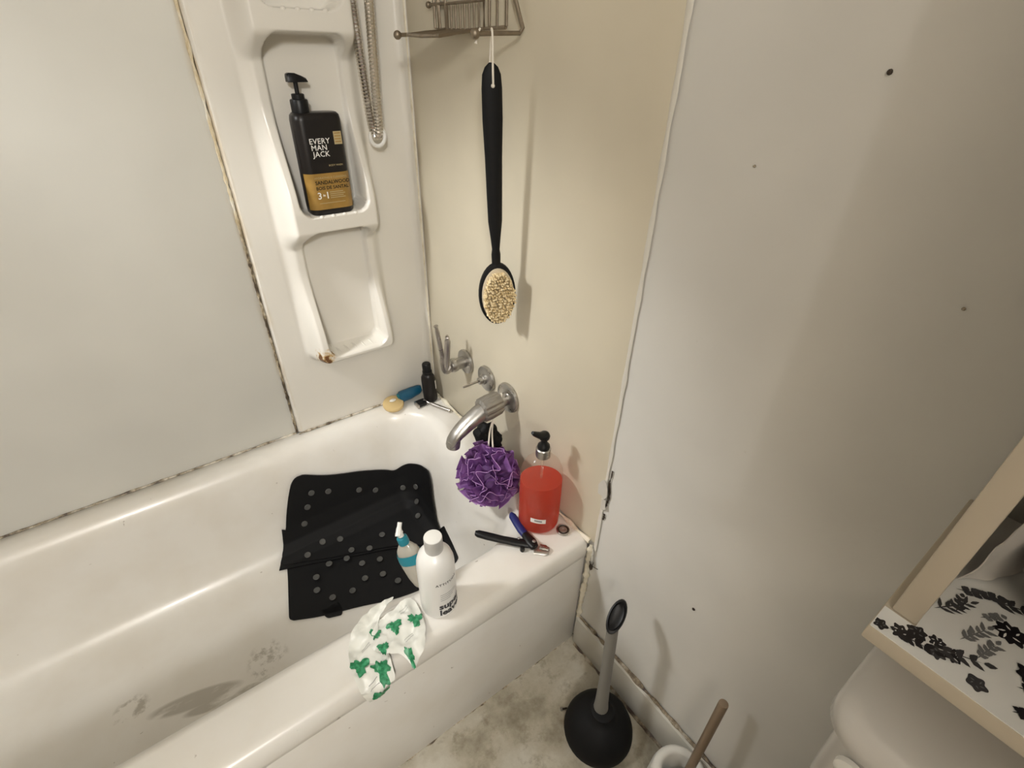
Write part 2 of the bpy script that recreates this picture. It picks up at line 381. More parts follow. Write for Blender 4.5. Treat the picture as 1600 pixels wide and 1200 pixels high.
for (y, z, r) in ((-1.014, 1.309, .0021), (-.909, 1.212, .0013), (-1.023, .469, .0024), (-1.152, 1.125, .0014)):
    mk('wall_pock', lathe((.0012, y, z), (-1, 0, 0), [(r*1.3, 0), (r, .0016), (r*.4, .0022)], 9), M_bug if r > .002 else M_dirtline, wf)

# ------------------------------------------------------------------ bathtub
TX0, TX1, TY0, TY1, RC = -1.46, -.06, -.668, -.042, .15
PROF = [(-1,.401),(0,.401),(.008,.399),(.018,.392),(.028,.378),(.036,.36),(.046,.32),(.058,.25),(.07,.185),(.085,.138),(.105,.11),(.135,.095),(.18,.088),(.4,.084)]
def tub_inset(x, y):
    qx = abs(x-(TX0+TX1)/2)-((TX1-TX0)/2-RC); qy = abs(y-(TY0+TY1)/2)-((TY1-TY0)/2-RC)
    return -(math.hypot(max(qx, 0), max(qy, 0))+min(max(qx, qy), 0)-RC)
def tub_z(x, y): return lerp([a for a, b in PROF], [b for a, b in PROF], tub_inset(x, y))
def rrect(x0, x1, y0, y1, r, z, n=10, m=14):
    r = max(r, .002); P = []
    for cx, cy, a0 in ((x1-r, y0+r, -PI/2), (x1-r, y1-r, 0), (x0+r, y1-r, PI/2), (x0+r, y0+r, PI)):
        for k in range(n+1):
            a = a0+PI/2*k/n; P.append(Vector((cx+r*math.cos(a), cy+r*math.sin(a), z)))
    return P
bath = thing('bathtub', (-.76, -.38, 0), 'white enamel bathtub with scuffed basin along the surround wall', 'bathtub')
rings = []
yo0, yo1 = -.762, -.004
# outer: under-lip up over the rolled rim edge, then the flat rim, then the basin profile
for d, z, r in ((.008, .338, .004), (.0025, .345, .004), (.0, .36, .006), (.0, .380, .008), (.004, .393, .010), (.011, .400, .012), (.02, .4015, .014)):
    rings.append(rrect(-1.52+d*.2, -.004-d*.05, yo0+d, yo1-d*.1, r, z))
for d, z in [p for p in PROF[1:-1]] + [(.22, .0865), (.28, .0855)]:
    rings.append(rrect(TX0+d*(1 if d < .06 else 1.6)-(.0 if d < .06 else .036), TX1-d, TY0+d, TY1-d, max(RC-d, .004), z))
mk('basin', loft(rings, False, True), M_tub, bath, sharp=60)
mk('apron', rbox((-1.52, -.7575, 0), (-.004, -.740, .352), .004), M_tub, bath)
ov = mk('overflow_plate', lathe((-.093, -.375, .335), (-1, 0, .25), [(.034, -.004), (.034, 0), (.03, .005), (.012, .008), (.004, .0085)], 26), M_chrome, bath)
mk('overflow_lever', tube([(-.10, -.375, .34), (-.115, -.375, .325), (-.118, -.375, .305)], [.004, .0045, .005], 8), M_chrome, ov)

# ------------------------------------------------------------------ moulded corner panel with shelves
cp = thing('corner_shelf_panel', (-.21, -.01, RIM), 'moulded white corner panel with stacked soap recesses and rust spot', 'shelf panel')
PT = -.014
def panel_prof():
    pts = [(-.424, 0.0), (-.4235, -.006), (-.418, -.0125), (-.41, PT), (-.30, PT), (-.10, PT), (-.022, PT)]
    pts += [(-.010-.012*math.cos(a)-.0, PT-.012+.012*math.sin(a)*-1+.012-.0) if False else (-.022+.014*math.sin(a), PT-.014*(1-math.cos(a))) for a in [PI/2*k/6 for k in range(1, 7)]]
    pts += [(-.008, -.040), (-.0065, -.044), (-.002, -.045)]
    return pts
pp = panel_prof()
mk('panel', loft([[Vector((x, y, z)) for x, y in pp] for z in (RIM+.003, 1.0, 1.5, 2.0)], False, False, False), M_corner, cp)
mk('caulk_line', ribbon([(-.007, -.046, RIM+.005), (-.007, -.046, 1.0), (-.007, -.046, 2.0)], .0035, .0025, (-1, 0, 0), .5, 70, 12), M_caulk_light, cp)
sm = mk('seam', ribbon([(-.4275, -.0075, RIM+.004), (-.4275, -.0075, .8), (-.4275, -.0075, 1.2), (-.4275, -.0075, 2.0)], .0030, .0020, (0, -1, 0), .45, 90, 13), M_seam, cp)
CX0, CX1 = -.358, -.111
LED = [.646, 1.0, 1.374, 1.74]
def rimprot(z):
    # protrusion of the wavy side rails: full at each ledge, shallow between
    lo, hi = .014, .074
    if z <= LED[0]: return hi*smst(z, LED[0]-.048, LED[0]-.014)
    for i in range(len(LED)-1):
        if z <= LED[i+1]:
            a = 1-smst(z, LED[i]+.004, LED[i]+.225); b = smst(z, LED[i+1]-.085, LED[i+1]-.030)
            return lo+(hi-lo)*max(a, b)
    return hi
def sdr(x, z, x0, x1, z0, z1, r):
    qx = abs(x-(x0+x1)/2)-((x1-x0)/2-r); qz = abs(z-(z0+z1)/2)-((z1-z0)/2-r)
    return math.hypot(max(qx, 0), max(qz, 0))+min(max(qx, qz), 0)-r
def colh(x, z):
    wv = rimprot(z)
    o = sdr(x, z, CX0, CX1, LED[0]-.040, 2.2, .045)
    mo = 1-smst(o, -.032, -.001)
    pr = wv*mo
    mi = 0
    for i, l in enumerate(LED):
        top = LED[i+1]-.034 if i < 3 else 2.3
        s = sdr(x, z, CX0+.047, CX1-.043, l, top, .030)
        mi = max(mi, 1-smst(s, -.0045, .0))
    return pr*(1-mi)+.0015*mi
NX, NZ = 90, 0
zs = [.60 + .0025*i for i in range(int((1.78-.60)/.0025))]
V = [Vector((CX0-.006+(CX1-CX0+.012)*i/NX, PT-.0005-colh(CX0-.006+(CX1-CX0+.012)*i/NX, z), z)) for z in zs for i in range(NX+1)]
F = [(j*(NX+1)+i, j*(NX+1)+i+1, (j+1)*(NX+1)+i+1, (j+1)*(NX+1)+i) for j in range(len(zs)-1) for i in range(NX)]
shc = mk('shelf_column', (V, F), M_corner, cp, sharp=180)
for l in (1.0, 1.374):
    for k in range(4):
        mk('shelf_ridge', ball((-.268+.026*k, -.0835, l-.0015), .0062, 8, (.9, .9, .8)), M_corner, shc)
for k in range(6):
    x = -.285+.022*k; mk('soap_ridge', tube([(x, -.026, .6465), (x+.004, -.05, .648), (x+.006, -.072, .6455)], [.002, .003, .002], 8), M_corner, shc)

# ------------------------------------------------------------------ body wash bottle in the recess
bw = thing('body_wash_bottle', (-.236, -.05, 1.001), 'dark pump bottle with gold lower label standing in the wall recess', 'bottle')
def rr(cx, cy, wx, wy, r, z, n=6): return rrect(cx-wx/2, cx+wx/2, cy-wy/2, cy+wy/2, r, z, n)
bx, by = -.236, -.052
mk('body', loft([rr(bx, by, wx, wy, rr_, z) for wx, wy, rr_, z in ((.090,.046,.016,1.001),(.098,.052,.019,1.006),(.100,.054,.02,1.02),(.100,.054,.02,1.19),(.097,.051,.019,1.199),(.088,.043,.016,1.2035))]), M_dark, bw, sharp=50)
px = -.262
mk('collar', lathe((px, by, 1.203), (0,0,1), [(.0175, 0), (.0175, .022), (.0165, .024), (.0125, .025), (.0125, .033), (.011, .034)], 24), M_blackp, bw)
mk('pump_stem', lathe((px, by, 1.236), (0,0,1), [(.0045, 0), (.0045, .022)], 12), M_blackp, bw)
hd = loft([[Vector((px+x, by+y*wy, 1.257+z)) for y, z in ((-1,0),(1,0),(1,h*.7),(.6,h),(-.6,h),(-1,h*.7))] for x, wy, h in ((-.016,.008,.014),(-.012,.0095,.016),(0,.0095,.0155),(.012,.008,.011),(.021,.006,.007),(.024,.005,.002))])
mk('pump_head', hd, M_blackp, bw, sharp=40)
FY = by-.027-.0006
def efn(u, v): return Vector((bx+u, FY, 1.001+v))
def efc(u, v):   # follows the rounded corner
    if u > .03: a = (u-.03)/.02; return Vector((bx+.03+.0202*math.sin(min(a, 1.4)), FY+.0202*(1-math.cos(min(a, 1.4))), 1.001+v))
    if u < -.03: a = (-u-.03)/.02; return Vector((bx-.03-.0202*math.sin(min(a, 1.4)), FY+.0202*(1-math.cos(min(a, 1.4))), 1.001+v))
    return efn(u, v)
gl = mk('gold_label', grid(lambda s, q: efc(-.056+.112*s, .013+.075*q), 28, 1), M_gold, bw)
def off(fn, d): return lambda u, v: fn(u, v)+Vector((0, -d, 0))
for i, s in enumerate(('EVERY', 'MAN', 'JACK')):
    mk('lettering', text_vf(s, .0150, lambda u, v, i=i: efn(-.029+.002*i+u, .146-.0125*i+v), bold=.00012, space=1.05), M_inkw, bw, False)
mk('sticker', grid(lambda s, q: efn(.024+.017*s, .143+.025*q), 1, 1), M_tan, bw)
for k in range(4): mk('small_print', rect_uv(.026, .147+.0055*k, .039, .149+.0055*k, off(efn, .0003), 1), M_gold, bw, False)
mk('small_print', text_vf('BODY WASH', .0052, lambda u, v: efn(.004+u, .101+v)), M_tan, bw, False)
mk('small_print', text_vf('HYDRATING & CLEANSING', .0058, lambda u, v: off(efn, .0004)(-.032+u, .077+v)), M_tan, gl, False)
mk('lettering', text_vf('SANDALWOOD', .0105, lambda u, v: off(efn, .0004)(-.032+u, .066+v), bold=.0002), M_dark, gl, False)
mk('lettering', text_vf('BOIS DE SANTAL', .0095, lambda u, v: off(efn, .0004)(-.032+u, .055+v), bold=.0002), M_dark, gl, False)
mk('lettering', text_vf('3', .020, lambda u, v: off(efn, .0004)(-.032+u, .036+v), bold=.0003), M_inkw, gl, False)
mk('lettering', text_vf('in', .007, lambda u, v: off(efn, .0004)(-.0195+u, .041+v), bold=.0002), M_inkw, gl, False)
mk('lettering', text_vf('1', .020, lambda u, v: off(efn, .0004)(-.0145+u, .036+v), bold=.0003), M_inkw, gl, False)
for k in range(4): mk('small_print', rect_uv(-.004, .036+.004*k, .030-.004*(k % 2), .0375+.004*k, off(efn, .0004), 1), M_tan, gl, False)
mk('small_print', rect_uv(-.030, .026, .028, .0272, off(efn, .0004), 1), M_tan, gl, False)

# ------------------------------------------------------------------ shower hose
hs = thing('shower_hose', (-.112, -.05, 1.13), 'looped ribbed chrome shower hose hanging beside the shelf recesses', 'hose')
L = [(-.128, -.050, 1.95), (-.124, -.046, 1.6), (-.1205, -.044, 1.40), (-.1145, -.044, 1.25), (-.1105, -.044, 1.185), (-.1075, -.049, 1.156), (-.1035, -.056, 1.152), (-.1005, -.062, 1.168), (-.0985, -.064, 1.25), (-.092, -.064, 1.40), (-.085, -.064, 1.6), (-.07, -.06, 1.95)]
P = spline(L, 24); Q = [P[0]]; acc = 0
for a, b in zip(P, P[1:]):
    d = (b-a).length; s = .0022-acc
    while s <= d: Q.append(a.lerp(b, s/d)); s += .0022
    acc = d-(s-.0022)
mk('ribbed_hose', tube(Q, [(.0098 if i % 3 else .0086) for i in range(len(Q))], 12), M_hose, hs, sharp=25)
for p in ((-.128, -.05, 1.94), (-.07, -.06, 1.94)): mk('hose_nut', lathe(p, (0,0,1), [(.011, 0), (.012, .004), (.012, .03), (.009, .035)], 6), M_chrome, hs)
ring = [Vector((-.1045, -.058, 1.150))+Vector((.8, -.6, 0))*.0165*math.cos(a)+Vector((.25, .33, .9))*.020*math.sin(a) for a in [2*PI*i/24 for i in range(24)]]
mk('hose_ring', tube(ring, .0042, 8, closed=True), M_white, hs)

# ------------------------------------------------------------------ wire soap rack on the faucet wall
rk = thing('wire_soap_rack', (-.02, -.33, 1.34), 'bronze wire soap rack with ball-ended hooks fixed high on the faucet wall', 'rack')
def wire(name, pts, r=.0022, par=rk, sp=False): return mk(name, tube(spline(pts, 5) if sp else pts, r, 8), M_wire, par)
for y, yt in ((-.203, -.20), (-.470, -.440)):
    a = wire('hook_arm', [(-.012, yt, 1.46), (-.012, yt, 1.40), (-.012, y, 1.348), (-.018, y, 1.3415), (-.06, y-.002, 1.340), (-.102, y-.003, 1.338)], .0034)
    mk('ball_tip', ball((-.104, y-.003, 1.338), .0075, 8), M_wire, a)
for y0, y1 in ((-.185, -.228), (-.375, -.425)):
    wire('side_loop', [(-.012, y0, 1.46), (-.012, y0, 1.352), (-.012, (y0+y1)/2, 1.349), (-.012, y1, 1.352), (-.012, y1, 1.46)], .0026)
    wire('side_wire', [(-.013, (y0+y1)/2, 1.46), (-.013, (y0+y1)/2, 1.350)], .002)
wire('grid_frame', [(-.014, -.236, 1.348), (-.014, -.236, 1.388), (-.014, -.300, 1.388), (-.014, -.362, 1.388), (-.014, -.362, 1.348), (-.014, -.300, 1.347), (-.014, -.236, 1.348)], .0028)
for k in range(7): wire('grid_wire', [(-.014, -.252-.0157*k, 1.388), (-.014, -.252-.0157*k, 1.348)], .002)
wire('top_rail', [(-.014, -.165, 1.46), (-.014, -.44, 1.46)], .003)
wire('cross_bar', [(-.012, -.165, 1.389), (-.012, -.228, 1.389)], .003)
mk('ball_tip', ball((-.012, -.163, 1.389), .006, 8), M_wire, rk)
wire('base_rail', [(-.013, -.20, 1.349), (-.013, -.300, 1.347), (-.013, -.425, 1.350)], .003)
wire('dish_rim', [(-.014, -.232, 1.347), (-.06, -.236, 1.343), (-.102, -.245, 1.338), (-.106, -.30, 1.336), (-.102, -.360, 1.336), (-.06, -.35, 1.342), (-.014, -.345, 1.347)], .003)
for k in range(9): wire('dish_wire', [(-.014, -.240-.0125*k, 1.347), (-.105, -.251-.0130*k, 1.337)], .002)

# ------------------------------------------------------------------ long bath brush
T0 = Vector((-.074, -.472, 1.302)); T1 = Vector((-.052, -.462, .838)); ax = (T1-T0).normalized()
nrm = Vector((-.36, -.93, 0)); nrm = (nrm-nrm.dot(ax)*ax).normalized(); sd = ax.cross(nrm).normalized()
if sd.dot(rt) < 0: sd = -sd
br = thing('bath_brush', tuple(T1), 'black long-handled bath brush with oval bristle head hanging from rack', 'brush')
Ln = (T1-T0).length
hr = []
for s, wv, th in ((0,.004,.003),(.006,.011,.005),(.016,.0155,.0065),(.035,.0172,.007),(.08,.0175,.008),(.14,.0155,.0085),(.2,.0145,.009),(.25,.0135,.009),(.285,.0095,.0085),(.305,.0075,.008),(.315,.0092,.008),(.33,.0088,.008),(.352,.0095,.007)):
    hr.append([T0+ax*s+sd*wv*math.cos(a)+nrm*th*math.sin(a) for a in [2*PI*i/16 for i in range(16)]])
mk('handle', loft(hr), M_black, br)
HC = T0+ax*(Ln-.066)
def oval(k, h, a, n=36, A=.0385, B=.068): return [HC+nrm*h+sd*A*k*math.cos(q)+ax*B*k*math.sin(q) for q in [2*PI*i/n for i in range(n)]]
mk('head', loft([oval(.70, -.012, 0), oval(.93, -.008, 0), oval(1, 0, 0), oval(.98, .007, 0), oval(.9, .009, 0), oval(.5, .009, 0)]), M_black, br)
bp = mk('bristle_pad', loft([oval(.86, .006, 0), oval(.86, .012, 0), oval(.80, .0135, 0), oval(.4, .0135, 0)]), M_bpad, br)
tv = []
rnd = random.Random(5)
for i in range(-9, 10):
    for j in range(-9, 10):
        u, v = (i+.5*(j % 2))/9*.95, j/9*.95
        if u*u+v*v < .86:
            c = HC+nrm*.012+sd*.0385*.86*u+ax*.068*.86*v; d = (nrm+sd*(u*.15+rnd.uniform(-.15,.15))+ax*(v*.12+rnd.uniform(-.15,.15))).normalized(); r = .0022
            tv.append(lathe(c, d, [(r*.6, 0), (r*1.0, .008), (r*1.05, .014+rnd.uniform(0,.003)), (r*.4, .0165)], 6, False, True))
tag(mk('bristles', join(*tv), M_bristle, br), 'pale tan bristle tufts', kind='stuff')
arm = Vector((-.074, -.473, 1.340)); hole = T0+ax*.026+nrm*.0072
cd = mk('hanging_cord', tube(spline([hole+nrm*.0015+ax*.005, hole+nrm*.003, hole+nrm*.003-ax*.02, arm+Vector((-.002,-.0055,-.004)), arm+Vector((0,0,.0055)), arm+Vector((.003,.005,-.004)), hole-nrm*.018-ax*.02, hole-nrm*.017], 6), .0017, 7), M_cord, br)
mk('cord_knot', ball(hole+ax*.005+nrm*.001, .0032, 6), M_cord, cd)
mk('cord_end', tube(spline([arm+Vector((-.018, .004, .005)), arm+Vector((-.024, .002, -.002)), arm+Vector((-.027, .003, -.014))], 4), [.0015]*8+[.0028], 6), M_cord, cd)

# ------------------------------------------------------------------ faucet set
def flange(par, y, z, R, name='wall_flange'):
    return mk(name, lathe((0, y, z), (-1, 0, 0), [(R, .004), (R, .008), (R*.97, .011), (R*.8, .0135), (R*.35, .015)], 30), M_chrome, par)
lv = thing('broken_lever_valve', (-.01, -.246, .616), 'tub valve with broken upright lever nearest the corner', 'valve')
flange(lv, -.246, .616, .034)
mk('valve_body', lathe((-.012, -.246, .617), (-1, 0, .0), [(.017, 0), (.016, .022), (.0185, .026), (.0195, .034), (.017, .042), (.008, .044)], 22), M_chrome, lv)
le = mk('lever', tube(spline([(-.050, -.246, .616), (-.066, -.247, .606), (-.074, -.247, .622), (-.078, -.246, .67), (-.086, -.245, .735), (-.088, -.245, .746)], 6), [.009]*8+[.0085]*8+[.006]*8+[.0045]*5+[.006]*2, 10), M_steel, lv)
mk('broken_prong', tube(spline([(-.070, -.250, .615), (-.069, -.257, .65), (-.067, -.262, .70), (-.068, -.264, .722)], 6), [.006, .007]+[.0078]*12+[.006, .005, .006, .004, .003][:5], 8), M_steel, lv)
st = thing('bare_valve_stem', (-.01, -.348, .616), 'tub valve flange with bare thin stem and no handle', 'valve')
flange(st, -.348, .616, .0345)
mk('stem_nut', lathe((-.012, -.348, .616), (-1, 0, 0), [(.013, 0), (.013, .008), (.0095, .009), (.0095, .018), (.006, .019)], 14), M_chrome, st)
mk('thin_stem', lathe((-.03, -.348, .616), (-1, 0, -.02), [(.0032, 0), (.0032, .04), (.0024, .047)], 10), M_steel, st)
sp = thing('tub_spout', (-.01, -.443, .611), 'dull chrome tub spout with ribbed collar above the purple puff', 'faucet')
flange(sp, -.443, .611, .039)
mk('neck_pipe', lathe((-.01, -.443, .611), (-1, 0, -.04), [(.0165, 0), (.0165, .03)], 22), M_chrome, sp)
n = 36; cr = []
for r, h in ((.018, .0), (.0275, .001), (.029, .005), (.0305, .030), (.0295, .050), (.022, .054)):
    cr.append([Vector((-.034-h, -.443+r*(1-.08*(j % 3 == 0))*math.cos(2*PI*j/n), .609-h*.10+r*(1-.08*(j % 3 == 0))*math.sin(2*PI*j/n))) for j in range(n)])
mk('ribbed_collar', loft(cr), M_collar, sp, sharp=20)
sr = []
for x, z, ry, rz in ((-.080, .602, .0225, .0225), (-.10, .595, .0225, .0215), (-.125, .583, .021, .020), (-.148, .569, .0195, .0185), (-.164, .556, .018, .017), (-.173, .547, .016, .014), (-.179, .540, .011, .009)):
    sr.append([Vector((x, -.443+ry*math.cos(a), z+rz*math.sin(a))) for a in [2*PI*i/22 for i in range(22)]])
mk('spout_body', loft(sr), M_chrome, sp)
mk('spout_outlet', lathe((-.163, -.443, .550), (-.15, 0, -1), [(.0165, 0), (.0165, .018), (.015, .020), (.011, .014)], 20), M_chrome, sp)

# ------------------------------------------------------------------ purple puff and black cloth under the spout
pc = Vector((-.106, -.506, .458)); PR = .078
pf = thing('purple_bath_puff', tuple(pc), 'ruffled purple mesh bath puff hanging under the tub spout', 'bath puff')
rnd = random.Random(11); rib = []; edge = []
def ruffle(n0, tw, span, r0, r1, wv, ph):
    a, b, d = basis(n0); a2 = a*math.cos(tw)+b*math.sin(tw); b2 = d.cross(a2)
    nu, nv = 40, 5; Vv = []; ed = []
    for j in range(nv+1):
        q = j/nv; r = r0+(r1-r0)*q
        for i in range(nu+1):
            th = (i/nu-.5)*span; lat = q*(.3+.7*q)*(.017*math.sin(wv*th+ph)+.006*math.sin(2.3*wv*th+ph*2))
            p = pc + (d*math.cos(th)+a2*math.sin(th))*r*(1+.05*math.sin(3.1*th+ph)) + b2*lat
            p.x = min(p.x, -.022)
            Vv.append(p)
            if j == nv: ed.append(p)
    Ff = [(j*(nu+1)+i, j*(nu+1)+i+1, (j+1)*(nu+1)+i+1, (j+1)*(nu+1)+i) for j in range(nv) for i in range(nu)]
    return (Vv, Ff), ed
for k in range(84):
    z = 1-2*(k+.5)/84; ph = k*2.399963; n0 = Vector((math.sqrt(1-z*z)*math.cos(ph), math.sqrt(1-z*z)*math.sin(ph), z))
    vf, ed = ruffle(n0, rnd.uniform(0, PI), rnd.uniform(.7, 1.3), .034, PR*rnd.uniform(.82, 1.05), rnd.uniform(5, 9), rnd.uniform(0, 6))
    rib.append(vf)
    if k % 2: edge.append(tube(ed, .0007, 5))
tag(mk('netting', join(*rib), M_purple, pf, sharp=180), 'ruffled purple netting', kind='stuff')
tag(mk('netting_edge', join(*edge), M_purple2, pf), 'pale rolled netting edges', kind='stuff')
mk('puff_core', ball(pc, .05, 10), M_purple, pf)
mk('cord_loop', tube(spline([pc+Vector((.012, .02, .062)), (-.078, -.470, .56), (-.060, -.462, .589), (-.0285, -.447, .631), (-.0265, -.424, .60), (-.066, -.462, .555), pc+Vector((.02, .012, .06))], 8), .0020, 7), M_cord, pf)
def lump(c, r, sc, amp, fr, seed, n=20):
    c = Vector(c); vf = ball((0, 0, 0), 1, n); out = []
    for v in vf[0]:
        k = 1+amp*noise.fractal(v*fr+Vector((seed, 0, 0)), .8, 2.0, 3); out.append(c+Vector((v.x*r*sc[0]*k, v.y*r*sc[1]*k, v.z*r*sc[2]*k)))
    return out, vf[1]
tag(mk('black_washcloth', lump((-.062, -.437, .497), .042, (.75, 1.0, 1.05), .28, 1.8, 3), M_black), 'crumpled black cloth bunched behind the purple puff under the spout', 'cloth')

# ------------------------------------------------------------------ red soap pump bottle
sb = Vector((-.068, -.655, RIM+.001))
so = thing('red_soap_bottle', tuple(sb), 'clear pump bottle half full of red liquid soap on tub corner', 'bottle')
sd2 = Vector((.8, -.6, 0))
def slathe(prof, n=32, cap0=True, cap1=True, sx=1.0, sy=.86): return lathe(sb, (0,0,1), prof, n, cap0, cap1, sx, sy, sd2)
bprof = [(.036, 0), (.044, .004), (.0475, .014), (.048, .04), (.048, .12), (.0475, .15), (.045, .172), (.038, .190), (.026, .203), (.0165, .209), (.0145, .212)]
mk('clear_shell', slathe(bprof, cap1=False), M_clear, so)
mk('red_liquid', slathe([(.034, .002), (.0425, .006), (.0458, .016), (.0464, .04), (.0464, .12), (.046, .142), (.0458, .143)]), M_liquid, so)
mk('silver_collar', slathe([(.0155, .208), (.0158, .211), (.0158, .228), (.014, .230), (.008, .231)], sx=1, sy=1), M_chrome, so)
mk('dip_tube', lathe(sb, (0,0,1), [(.003, .02), (.003, .208)], 8), M_clear, so)
ph2 = join(slathe([(.0125, .229), (.0135, .233), (.0125, .238), (.007, .243), (.0065, .252), (.011, .256), (.012, .262), (.0095, .268), (.005, .271)], 18, sx=1, sy=1),
           tube([sb+Vector((0, 0, .264)), sb+Vector((-.014, -.001, .270)), sb+Vector((-.028, -.002, .281)), sb+Vector((-.034, -.002, .287))], [.0085, .0075, .0055, .0035], 10))
mk('pump_head', ph2, M_blackp, so, sharp=45)
cdir = Vector((CAM.x-sb.x, CAM.y-sb.y, 0)).normalized(); cang = math.atan2(cdir.y, cdir.x)
def sfn(u, v, R=.0487, a0=0):
    # angle on the oval wall, measured from the side facing into the room
    a = cang+a0+u/R; p = Vector((math.cos(a), math.sin(a), 0)); e1 = sd2; e2 = Vector((.6, .8, 0))
    c1, c2 = p.dot(e1), p.dot(e2); k = R/math.sqrt(c1*c1+(c2/.86)**2); return sb+p*k+Vector((0, 0, v))
lb = mk('soap_label', grid(lambda s, q: sfn(-.020+.040*s, .046-.004*s+.013*q), 10, 1), M_inkw, so)
mk('small_print', grid(lambda s, q: sfn(-.010+.020*s, .050-.0028*s+.005*q, .0490), 8, 1), M_inkg, lb)

# ------------------------------------------------------------------ nail clippers, plug cap
cl = thing('nail_clippers', (-.126, -.703, RIM+.001), 'pet nail clippers with black and blue handles open on tub rim', 'clippers')
def flat(pts, ws, th, z0): # flattened bar along a path in plan
    P = [Vector(p) for p in pts]; rings = []
    for i, p in enumerate(P):
        t = (P[min(i+1, len(P)-1)]-P[max(i-1, 0)]); t.z = 0; t.normalize(); s = Vector((-t.y, t.x, 0)); wd = ws[i]
        rings.append([p+s*wd*math.cos(a)+Vector((0, 0, z0+th*.5+th*.5*math.sin(a))) for a in [2*PI*k/12 for k in range(12)]])
    return loft(rings)
zc = RIM+.001
mk('black_handle', flat([(-.116, -.708, zc+.003), (-.130, -.695, zc+.003), (-.150, -.676, zc+.003), (-.172, -.652, zc+.004), (-.192, -.628, zc+.005), (-.206, -.611, zc+.006), (-.210, -.606, zc+.006)], [.008, .0115, .010, .0095, .010, .009, .005], .013, 0), M_blackp, cl)
bh = mk('black_shank', flat([(-.124, -.712, zc+.004), (-.123, -.698, zc+.005), (-.122, -.683, zc+.005), (-.121, -.672, zc+.005)], [.010, .0135, .011, .0085], .014, 0), M_blackp, cl)
mk('blue_grip', flat([(-.1215, -.676, zc+.0045), (-.120, -.658, zc+.005), (-.1165, -.636, zc+.006), (-.113, -.615, zc+.006), (-.112, -.608, zc+.006)], [.0088, .010, .010, .009, .005], .014, 0), M_navy, cl)
mk('steel_jaw', flat([(-.123, -.712, zc), (-.116, -.720, zc), (-.107, -.730, zc), (-.102, -.736, zc)], [.012, .011, .011, .006], .006, 0), M_steel, cl)
mk('jaw_blade', flat([(-.112, -.715, zc+.006), (-.104, -.724, zc+.006), (-.100, -.733, zc+.006)], [.006, .007, .004], .004, 0), M_chrome, cl)
mk('pivot_screw', lathe((-.119, -.703, zc+.017), (0,0,1), [(.004, 0), (.004, .002), (.002, .003)], 12), M_chrome, cl)
mk('spring', tube([(-.140+.0028*math.cos(a), -.678+.0028*math.sin(a)+a*.0003, zc+.011+.0005*a) for a in [i*.5 for i in range(26)]], .0008, 5), M_chrome, cl)
mk('safety_knob', lathe((-.146, -.697, zc), (0,0,1), [(.005, 0), (.0055, .004), (.005, .011), (.003, .012)], 12), M_blackp, cl)
pl = thing('metal_plug_cap', (-.037, -.708, RIM+.001), 'small round grey metal cap lying on the tub corner', 'cap')
mk('disc', lathe((-.037, -.708, RIM+.001), (0,0,1), [(.0145, 0), (.0155, .002), (.0155, .005), (.0135, .006), (.0125, .0045), (.0095, .0045), (.0085, .006), (.004, .006), (.003, .0045)], 24), M_steel, pl)
mk('ring_groove', tube([(-.037+.011*math.cos(a), -.708+.011*math.sin(a), RIM+.006) for a in [2*PI*i/24 for i in range(24)]], .0012, 6, closed=True), M_bug, pl)

# ------------------------------------------------------------------ white shampoo bottle
wc = Vector((-.356, -.701, RIM+.001))
wt = thing('white_shampoo_bottle', tuple(wc), 'tall white shampoo bottle with grey-sided cap standing on tub rim', 'bottle')
WR = .0355
mk('body', lathe(wc, (0,0,1), [(.031, 0), (.0345, .003), (WR, .008), (WR, .125), (.0345, .137), (.031, .150), (.025, .159), (.018, .164), (.0155, .166)], 36), M_whitebottle, wt)
cp2 = mk('cap', lathe(wc+Vector((0,0,.165)), (0,0,1), [(.0165, 0), (.0168, .001), (.0168, .031), (.0160, .0325)], 30), M_cap, wt)
mk('cap_top', lathe(wc+Vector((0,0,.1972)), (0,0,1), [(.0165, 0), (.0160, .0012), (.0145, .0016)], 30), M_white, cp2)
wdir = math.atan2(CAM.y-wc.y, CAM.x-wc.x)
def wfn(u, v): a = wdir+u/(WR+.0004); return wc+Vector(((WR+.0004)*math.cos(a), (WR+.0004)*math.sin(a), v))
mk('lettering', text_vf('ATTITUDE', .0085, lambda u, v: wfn(u-.004, .102+v), bold=.0002, space=1.2), M_ink, wt, False)
for k, (a, b) in enumerate(((.003, .036), (.003, .040), (.003, .030), (.003, .024))):
    mk('small_print', rect_uv(a, .074-.0055*k, b, .0752-.0055*k, wfn, 8), M_inkg, wt, False)
mk('lettering', text_vf('super', .0225, lambda u, v: wfn(u-.001, .0315+v), bold=.0009), M_ink, wt, False)
mk('lettering', text_vf('leaves', .0225, lambda u, v: wfn(u-.001, .0125+v), bold=.0009), M_ink, wt, False)

